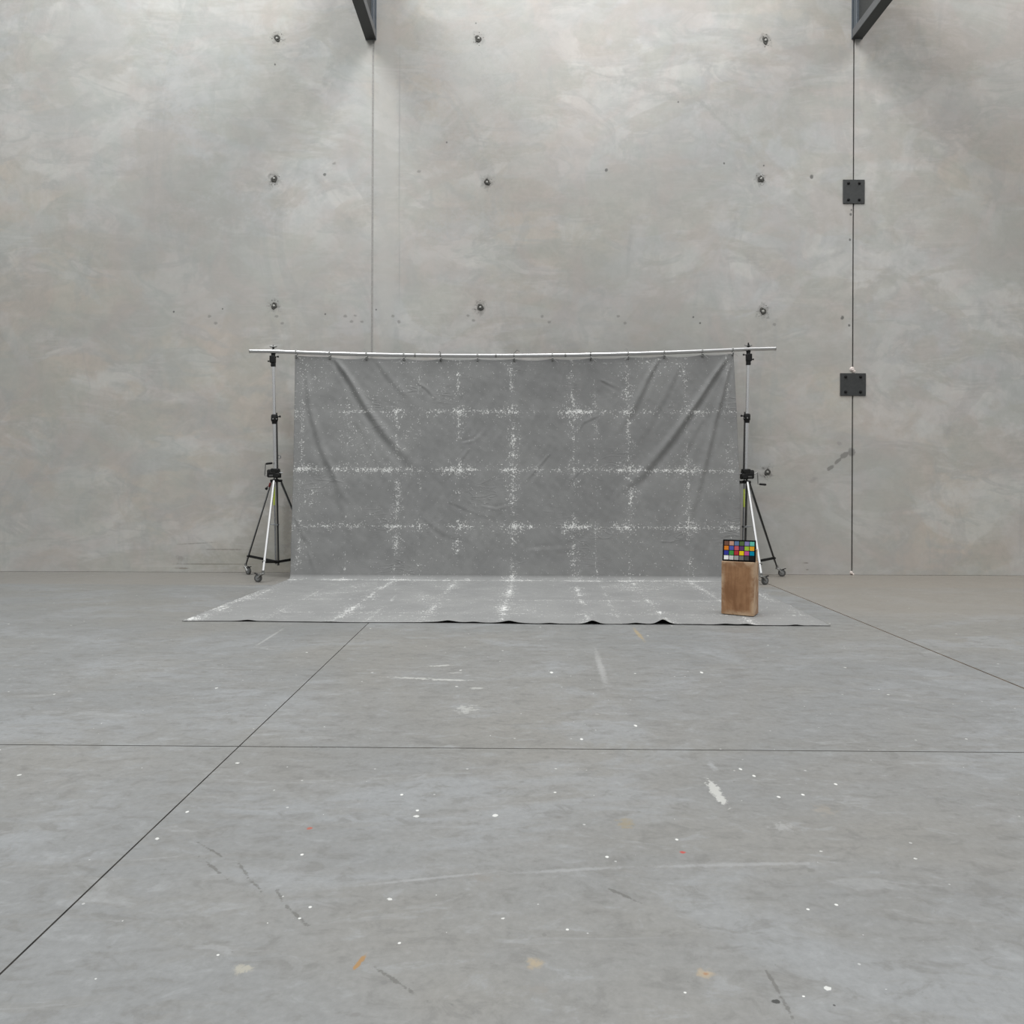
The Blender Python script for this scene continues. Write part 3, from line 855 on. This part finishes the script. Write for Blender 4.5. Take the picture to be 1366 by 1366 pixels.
# ------------------------------------------------------------------ wind-up stands
def stand(cx, cy, label, side, legs, lean0, lean1, zs, trail, sticker):
    """side: -1 crank points left, +1 right; legs: [(x,y,material,radius)] feet relative to the axis"""
    t = thing('wind_up_stand', label, 'light stand', (cx, cy, 0))
    head0, head1, col0, col1, win0, win1, tip = zs
    def ax(z): return lean0 + (lean1 - lean0) * z / head1
    # columns
    MB().cyl((ax(col1), 0, col1 - .02), (ax(head0), 0, head0 + .02), .0215, n=18).build('upper_tube', M_CHROME, t)
    MB().cyl((ax(win1), 0, win1 - .03), (ax(col0), 0, col0 + .02), .0265, n=18).build('middle_tube', M_CHROME, t)
    MB().cyl((ax(win1) - side * .030, -.002, win1 - .03), (ax(col0) - side * .030, -.002, col0 + .02), .0105, n=12).build('guide_rod', M_DARKTUBE, t)
    MB().cyl((ax(.17) - .018, -.004, .165), (ax(win0) - .018, -.004, win0 + .02), .0105, n=14).build('base_tube', M_GREYTUBE, t)
    lt = MB().cyl((ax(.17) + .016, .0, .15), (ax(win0) + .016, .0, win0 + .02), .0135, n=14).build('base_tube', M_DARKTUBE, t)
    MB().box((ax(1.05) - .019, -.018, 1.07), (.024, .006, .24), bev=.002).build('sticker', M_LIME, t)['label'] = 'lime green sticker'
    # head: block, collar, T-bolt holding the bar
    h = head1 - head0
    m = MB()
    m.box((ax(head1), 0, head0 + h * .35), (.052, .056, h * .7), bev=.006)
    m.box((ax(head1) - side * -.012 * 0 + side * .006, -.003, head0 + h * .66), (.072, .066, h * .62), bev=.007)
    m.lathe((ax(head1), 0, head0 + h), (0, 0, 1), [(-.01, .026), (.012, .026), (.018, .018), (.03, .016)], 16)
    hd = m.build('head_block', M_BLACK, t)
    kx = ax(head1)
    MB().lathe((kx - side * .03, -.01, head1 - .02), (-side, 0, .1), [(0, .006), (.028, .006), (.030, .013), (.042, .013), (.045, .009)], 12).build('clamp_knob', M_BLACK, hd)
    MB().lathe((kx + side * .04, -.01, head1 - .075), (side, 0, -.1), [(0, .006), (.016, .006), (.018, .012), (.028, .012)], 12).build('clamp_knob', M_BLACK, hd)
    bz = bar_z(cx + kx)
    m = MB()
    m.lathe((kx, -.0, bz - BAR_R), (0, 0, 1), [(-.02, .024), (-.004, .030), (.004, .030), (.010, .020)], 16)
    m.build('bar_socket', M_BLACK, t)
    m = MB()
    m.lathe((kx, -.0, bz + BAR_R - .001), (0, 0, 1), [(0, .024), (.006, .024), (.009, .012), (.024, .011), (.026, .017), (.034, .017), (.036, .010), (.06, .009)], 16)
    m.build('bolt_collar', M_BLACK, t)
    m = MB().tube([(kx - .046, -.002, tip - .006), (kx - .037, 0, tip - .012), (kx, 0, tip - .013), (kx + .037, 0, tip - .012), (kx + .046, -.002, tip - .006)], [.008, .012, .012, .012, .008], 10)
    m.cyl((kx, 0, bz + BAR_R + .03), (kx, 0, tip - .01), .007, n=10)
    m.build('t_handle', M_FORK, t)
    # collar between the upper tubes
    zc = (col0 + col1) / 2
    m = MB()
    m.lathe((ax(zc), 0, col1), (0, 0, 1), [(0, .031), (.012, .034), (.03, .034), (.036, .041), (.055, .045), (col0 - col1 - .02, .044), (col0 - col1 - .006, .038), (col0 - col1, .026)], 20)
    cb = m.build('collar', M_BLACK, t)
    MB().lathe((ax(zc) - side * .04, -.012, col0 - .035), (-side, -.1, .12), [(0, .008), (.028, .008), (.03, .014), (.045, .014), (.048, .01)], 12).build('collar_knob', M_BLACK, cb)
    for a in range(6):
        m = MB()
        m.lathe((ax(zc) + .042 * math.cos(a * PI / 3 + .4), .042 * math.sin(a * PI / 3 + .4), zc), (math.cos(a * PI / 3 + .4), math.sin(a * PI / 3 + .4), 0), [(-.006, .009), (.004, .009), (.006, .006)], 8)
        m.build('clamp_bolt', M_FORK, cb)
    # winch housing with crank
    zw = (win0 + win1) / 2; hw = win1 - win0
    x0 = ax(zw) + side * .022
    m = MB()
    m.box((x0, -.005, zw), (.155, .10, hw * .82), bev=.014)
    m.box((ax(zw), -.005, zw + hw * .30), (.10, .11, hw * .42), bev=.01)
    m.box((ax(zw) - side * .03, -.005, zw - hw * .2), (.07, .11, hw * .5), bev=.01)
    wh = m.build('winch_housing', M_BLACK, t)
    MB().box((x0 + side * .018, -.058, zw - hw * .22), (.05, .004, .018), bev=.001).build('maker_plate', M_RUBBER, wh)
    m = MB()
    for k in range(5):
        m.box((x0 + side * (-.03 + k * .02), -.056, zw + hw * .16), (.008, .006, hw * .26), bev=.001)
    m.build('cooling_ribs', M_DARKTUBE, wh)
    MB().cyl((ax(zw) - side * .05, -.02, zw + .012), (ax(zw) - side * .10, -.02, zw + .008), .006, n=10).build('winch_shaft', M_GREYTUBE, wh)
    if side < 0:     # crank up
        a0 = Vector((x0 - .075, -.03, zw - .03)); a1 = a0 + Vector((-.035, 0, .0)); a2 = a1 + Vector((.008, 0, .155)); g1 = a2 + Vector((.095, -.01, .012))
        g0 = a2 + Vector((.008, -.002, .002))
    else:            # crank down
        a0 = Vector((x0 + .075, -.03, zw + .0)); a1 = a0 + Vector((.05, 0, .028)); a2 = a1 + Vector((.008, 0, -.155)); g1 = a2 + Vector((.105, -.01, -.008))
        g0 = a2 + Vector((.014, -.002, .0))
    cr = MB().tube([a0, a1, a1 + (a2 - a1) * .1, a1 + (a2 - a1) * .9, a2, g0], .0075, 10).build('crank_arm', M_FORK, t)
    MB().lathe(g0, g1 - g0, [(0, .010), (.008, .0135), ((g1 - g0).length * .8, .0145), ((g1 - g0).length - .004, .0125), ((g1 - g0).length, .008)], 12).build('crank_grip', M_BLACK, cr)
    if side < 0:     # cable eye behind the middle tube
        MB().ring((ax(1.6) + .048, .01, win1 + .155), (0, 1, .1), .022, .006, 18, 8).build('cable_eye', M_GREYTUBE, t)
    # leg yoke
    zy = win0 - .03
    m = MB()
    m.lathe((ax(zy), 0, zy), (0, 0, 1), [(-.018, .030), (-.012, .046), (.014, .046), (.022, .034)], 18)
    for lx, ly, _, _ in legs:
        l = math.hypot(lx, ly); dx, dy = lx / l, ly / l
        R = Matrix.Rotation(math.atan2(dy, dx), 3, 'Z')
        m.box((ax(zy) + dx * .06, dy * .06, zy - .002), (.05, .034, .036), R, bev=.005)
    yk = m.build('leg_yoke', M_BLACK, t)
    if side < 0:
        MB().lathe((ax(zy) - .062, -.03, zy - .03), (-.25, 0, -1), [(0, .012), (.05, .014), (.056, .010)], 12).build('brake_lever', M_RED, yk)['label'] = 'red lever'
        MB().lathe((ax(zy) - .095, -.03, zy - .075), (-.5, 0, -1), [(0, .006), (.02, .008), (.024, .017), (.04, .019), (.052, .012)], 12).build('yoke_knob', M_BLACK, yk)
    else:
        MB().tube([(ax(zy) - .05, -.02, zy), (ax(zy) - .085, -.02, zy - .01), (ax(zy) - .105, -.022, zy - .07)], [.009, .009, .006], 8).build('brake_lever', M_BLACK, yk)
    # brace hub, clip, legs with casters
    zh = .20
    hb = MB().lathe((ax(zh), 0, zh), (0, 0, 1), [(-.02, .03), (-.01, .036), (.012, .036), (.02, .028)], 16).build('brace_hub', M_BLACK, t)
    m = MB()
    m.lathe((ax(.69), 0, .69), (0, 0, 1), [(-.01, .034), (.012, .036)], 16)
    m.tube([(ax(.69) + side * .01, -.02, .70), (ax(.69) + side * .045, -.03, .695), (ax(.69) + side * .085, -.035, .70)], [.009, .008, .005], 8)
    m.build('column_clip', M_GREYTUBE, t)
    for li, (lx, ly, lm, lr) in enumerate(legs):
        l = math.hypot(lx, ly); dx, dy = lx / l, ly / l
        top = Vector((ax(zy) + dx * .07, dy * .07, zy)); ft = Vector((lx, ly, .118))
        lg = MB().cyl(top, ft, lr, n=14).build('leg', lm, t)
        if lm is M_CHROME: lg['label'] = 'bright chrome leg'
        else:
            o2 = Vector((-dy, dx, 0)) * .014
            MB().cyl(top + o2 + Vector((0, 0, -.03)), top.lerp(ft, .93) + o2, .006, n=10).build('leg_rod', M_GREYTUBE, lg)
        f = .885
        bp = top.lerp(ft, f)
        hub = Vector((ax(zh) + dx * .03, dy * .03, zh))
        MB().box((hub + bp) / 2, ((bp - hub).length + .03, .014, .034), (bp - hub).to_track_quat('X', 'Z').to_matrix(), bev=.003).build('brace_arm', M_BLACK, t)
        MB().lathe(bp, (-dy, dx, 0), [(-.026, .010), (.026, .010)], 10).build('brace_pin', M_BLACK, lg)
        # caster: stem, fork, wheel
        tx = trail[li]
        cs = Vector((lx, ly, 0))
        w = cs + Vector((tx[0], tx[1], .05)); wa = Vector((tx[1], -tx[0], 0)).normalized()
        m = MB()
        m.lathe(cs + Vector((0, 0, .10)), (0, 0, 1), [(0, .022), (.012, .022), (.016, .017), (.05, .016)], 14)
        for s in (-1, 1):
            o = wa * (.021 * s)
            m.tube([cs + o + Vector((0, 0, .108)), cs + o * 1.05 + Vector((tx[0] * .45, tx[1] * .45, .092)), w + o * 1.05], [.012, .012, .009], 8)
        m.box(cs + Vector((tx[0] * .3, tx[1] * .3, .108)), (.058, .050, .012), Matrix.Rotation(math.atan2(tx[1], tx[0]), 3, 'Z'), bev=.003)
        m.cyl(w - wa * .028, w + wa * .028, .006, n=10)
        cf = m.build('caster_fork', M_FORK, lg)
        m = MB()
        m.lathe(w, wa, [(-.014, .034), (-.0145, .044), (-.009, .050), (.009, .050), (.0145, .044), (.014, .034)], 26)
        m.build('caster_wheel', M_RUBBER, cf)
        MB().lathe(w, wa, [(-.0165, .014), (-.0155, .030), (.0155, .030), (.0165, .014)], 20).build('wheel_hub', M_GREYTUBE, cf)
        tp = Vector((tx[0], tx[1], 0)).normalized()
        MB().box(cs + tp * (math.hypot(*tx) + .028) + Vector((0, 0, .104)), (.05, .03, .010), (tp + Vector((0, 0, .35))).to_track_quat('X', 'Z').to_matrix(), bev=.003).build('brake_pedal', M_BLACK, cf)
    return t

stand(LS[0], LS[1], 'wind-up chrome stand on casters left of the canvas, crank handle pointing up', -1,
      [(.012, -.545, M_CHROME, .0165), (-.495, .252, M_DARKTUBE, .0105), (.445, .285, M_DARKTUBE, .0105)],
      .018, -.049, (2.785, 2.935, 2.155, 2.025, 1.305, 1.435, 3.065),
      [(-.066, .012), (.05, -.035), (.02, .06)], True)
stand(RS[0], RS[1], 'wind-up chrome stand on casters right of the canvas behind the wooden box, crank hanging down', 1,
      [(.025, -.585, M_CHROME, .0165), (.520, .275, M_DARKTUBE, .0105), (-.505, .275, M_DARKTUBE, .0105)],
      -.022, .031, (2.830, 2.985, 2.190, 2.065, 1.312, 1.455, 3.105),
      [(.052, .020), (.058, -.02), (-.02, .06)], True)

# ------------------------------------------------------------------ wooden box
BOX_RZ = math.radians(-29.9)
BW, BD, BH = .305, .203, .508
fl = Vector((1.975, 7.24, 0)); fr = Vector((2.241, 7.087, 0))
ex = Vector((math.cos(BOX_RZ), math.sin(BOX_RZ), 0)); ey = Vector((-math.sin(BOX_RZ), math.cos(BOX_RZ), 0))
bc = (fl + fr) / 2 + ey * BD / 2
Z0 = .011
box = thing('wooden_box', 'worn brown plywood box standing upright on the right side of the canvas', 'wooden box', (bc.x, bc.y, Z0), BOX_RZ)
TH = .018
MB().box((0, -BD / 2 + TH / 2, BH / 2), (BW, TH, BH), bev=.0025).build('front_panel', M_BOX, box, smooth=False)
MB().box((0, BD / 2 - TH / 2, BH / 2), (BW, TH, BH), bev=.004).build('back_panel', M_BOX, box, smooth=False)
for s in (-1, 1):
    MB().box((s * (BW / 2 - TH / 2 - .0005), 0, BH / 2), (TH, BD - 2 * TH - .001, BH - .002), bev=.002).build('side_panel', M_BOX, box, smooth=False)
for z in (TH / 2 + .001, BH - TH / 2 - .001):
    MB().box((0, 0, z), (BW - 2 * TH - .002, BD - 2 * TH - .001, TH), bev=.002).build('end_panel', M_BOX, box, smooth=False)

# block that props the chart
top = Z0 + BH
bp = bc + ex * .045 + ey * .058
blk = MB().box((0, 0, .058), (.205, .055, .116), bev=.004).build('wood_block', M_BLOCK, smooth=False)
blk.location = (bp.x, bp.y, top); blk.rotation_euler = (0, 0, BOX_RZ)
tag(blk, 'small pale wood block on the brown box behind the colour chart', 'wood block')

# ------------------------------------------------------------------ colour chart
CW, CH = .308, .208
pl = at(965.8, 749.3, 7.20)
cz = math.radians(-25)
cb0 = fl.lerp(fr, .5) + ey * .028 + ex * .006
ch = thing('colour_chart', 'black framed chart of twenty-four colour squares propped on top of the wooden box', 'colour chart', (cb0.x, cb0.y, top), cz)
LEAN = math.radians(9)
Rl = Matrix.Rotation(-LEAN, 3, 'X')
def cpos(x, y, z):   # chart plane: x across, z up, y out of the face (towards the camera is -)
    return Rl @ Vector((x, y, z))
MB().box(cpos(0, 0, CH / 2), (CW, .008, CH), Rl, bev=.002).build('board', M_BOARD, ch, smooth=False)
PAL = [(115, 82, 68), (194, 150, 130), (98, 122, 157), (87, 108, 67), (133, 128, 177), (103, 189, 170),
       (214, 126, 44), (80, 91, 166), (193, 90, 99), (94, 60, 108), (157, 188, 64), (224, 163, 46),
       (56, 61, 150), (70, 148, 73), (175, 54, 60), (231, 199, 31), (187, 86, 149), (8, 133, 161),
       (243, 243, 242), (202, 203, 202), (158, 158, 158), (112, 112, 112), (74, 74, 76), (34, 35, 36)]
PN = ['dark brown', 'light skin', 'sky blue', 'dark green', 'lavender', 'turquoise', 'orange', 'violet blue', 'rose red', 'purple', 'yellow green', 'amber',
      'deep blue', 'green', 'red', 'yellow', 'magenta', 'cyan', 'white', 'light grey', 'silver grey', 'mid grey', 'dark grey', 'black']
mx, mz = .011, .012
cwx = (CW - 2 * mx) / 6; cwz = (CH - 2 * mz) / 4
for r in range(4):
    for k in range(6):
        i = r * 6 + k
        mt = plain('patch_' + PN[i].replace(' ', '_'), lin(*PAL[i]), .8, 0, .08, var=.03)
        x = -CW / 2 + mx + cwx * (k + .5); z = CH - mz - cwz * (r + .5)
        o = MB().box(cpos(x, -.0045, z), (cwx - .006, .002, cwz - .006), Rl, bev=.0006).build('colour_patch', mt, ch, smooth=False)
        o['label'] = PN[i] + ' square'

# ------------------------------------------------------------------ camera
cam = bpy.data.cameras.new('camera'); co = bpy.data.objects.new('camera', cam); C.objects.link(co)
cam.sensor_fit = 'AUTO'; cam.sensor_width = 36.0
cam.lens = 36.0 * F / 1366
cam.shift_x = (683 - VX) / 1366
cam.shift_y = (VY - 683) / 1366
cam.clip_start = .05; cam.clip_end = 200
co.matrix_world = Matrix.Translation((0, 0, CAM_H)) @ Matrix.Rotation(PI / 2, 4, 'X') @ Matrix.Rotation(ROLL, 4, 'Z')
SC.camera = co

# ------------------------------------------------------------------ light: overcast daylight plus skylight strips in the roof
w = bpy.data.worlds.new('overcast'); SC.world = w; w.use_nodes = True
nt = w.node_tree; bg = nt.nodes['Background']
tc = nt.nodes.new('ShaderNodeTexCoord'); sp = nt.nodes.new('ShaderNodeSeparateXYZ'); mr = nt.nodes.new('ShaderNodeMapRange')
nt.links.new(tc.outputs['Generated'], sp.inputs[0]); nt.links.new(sp.outputs[2], mr.inputs[0])
mr.inputs[1].default_value = -.05; mr.inputs[2].default_value = 1.0; mr.inputs[3].default_value = .20; mr.inputs[4].default_value = 1.45
bg.inputs[0].default_value = (.985, 1.0, 1.0, 1)
nt.links.new(mr.outputs[0], bg.inputs[1])

def skylight(name, loc, sx, sy, power, col=(1, 1, 1), rot=(0, 0, 0)):
    l = bpy.data.lights.new(name, 'AREA'); l.shape = 'RECTANGLE'; l.size = sx; l.size_y = sy; l.energy = power; l.color = col
    o = bpy.data.objects.new(name, l); C.objects.link(o); o.location = loc; o.rotation_euler = rot
    return o
skylight('skylight', (-4.8, 6.6, 11.4), 3.0, 5.4, 500, (.97, 1, 1))
skylight('skylight', (1.3, 6.6, 11.4), 3.0, 5.4, 520, (1, 1, 1))
skylight('skylight', (8.2, 6.6, 11.4), 3.0, 5.4, 260, (1, .97, .93))

SC.view_settings.view_transform = 'Standard'
SC.view_settings.look = 'None'
SC.view_settings.exposure = 0.0
SC.view_settings.gamma = 1.0
SC.view_settings.use_curve_mapping = False
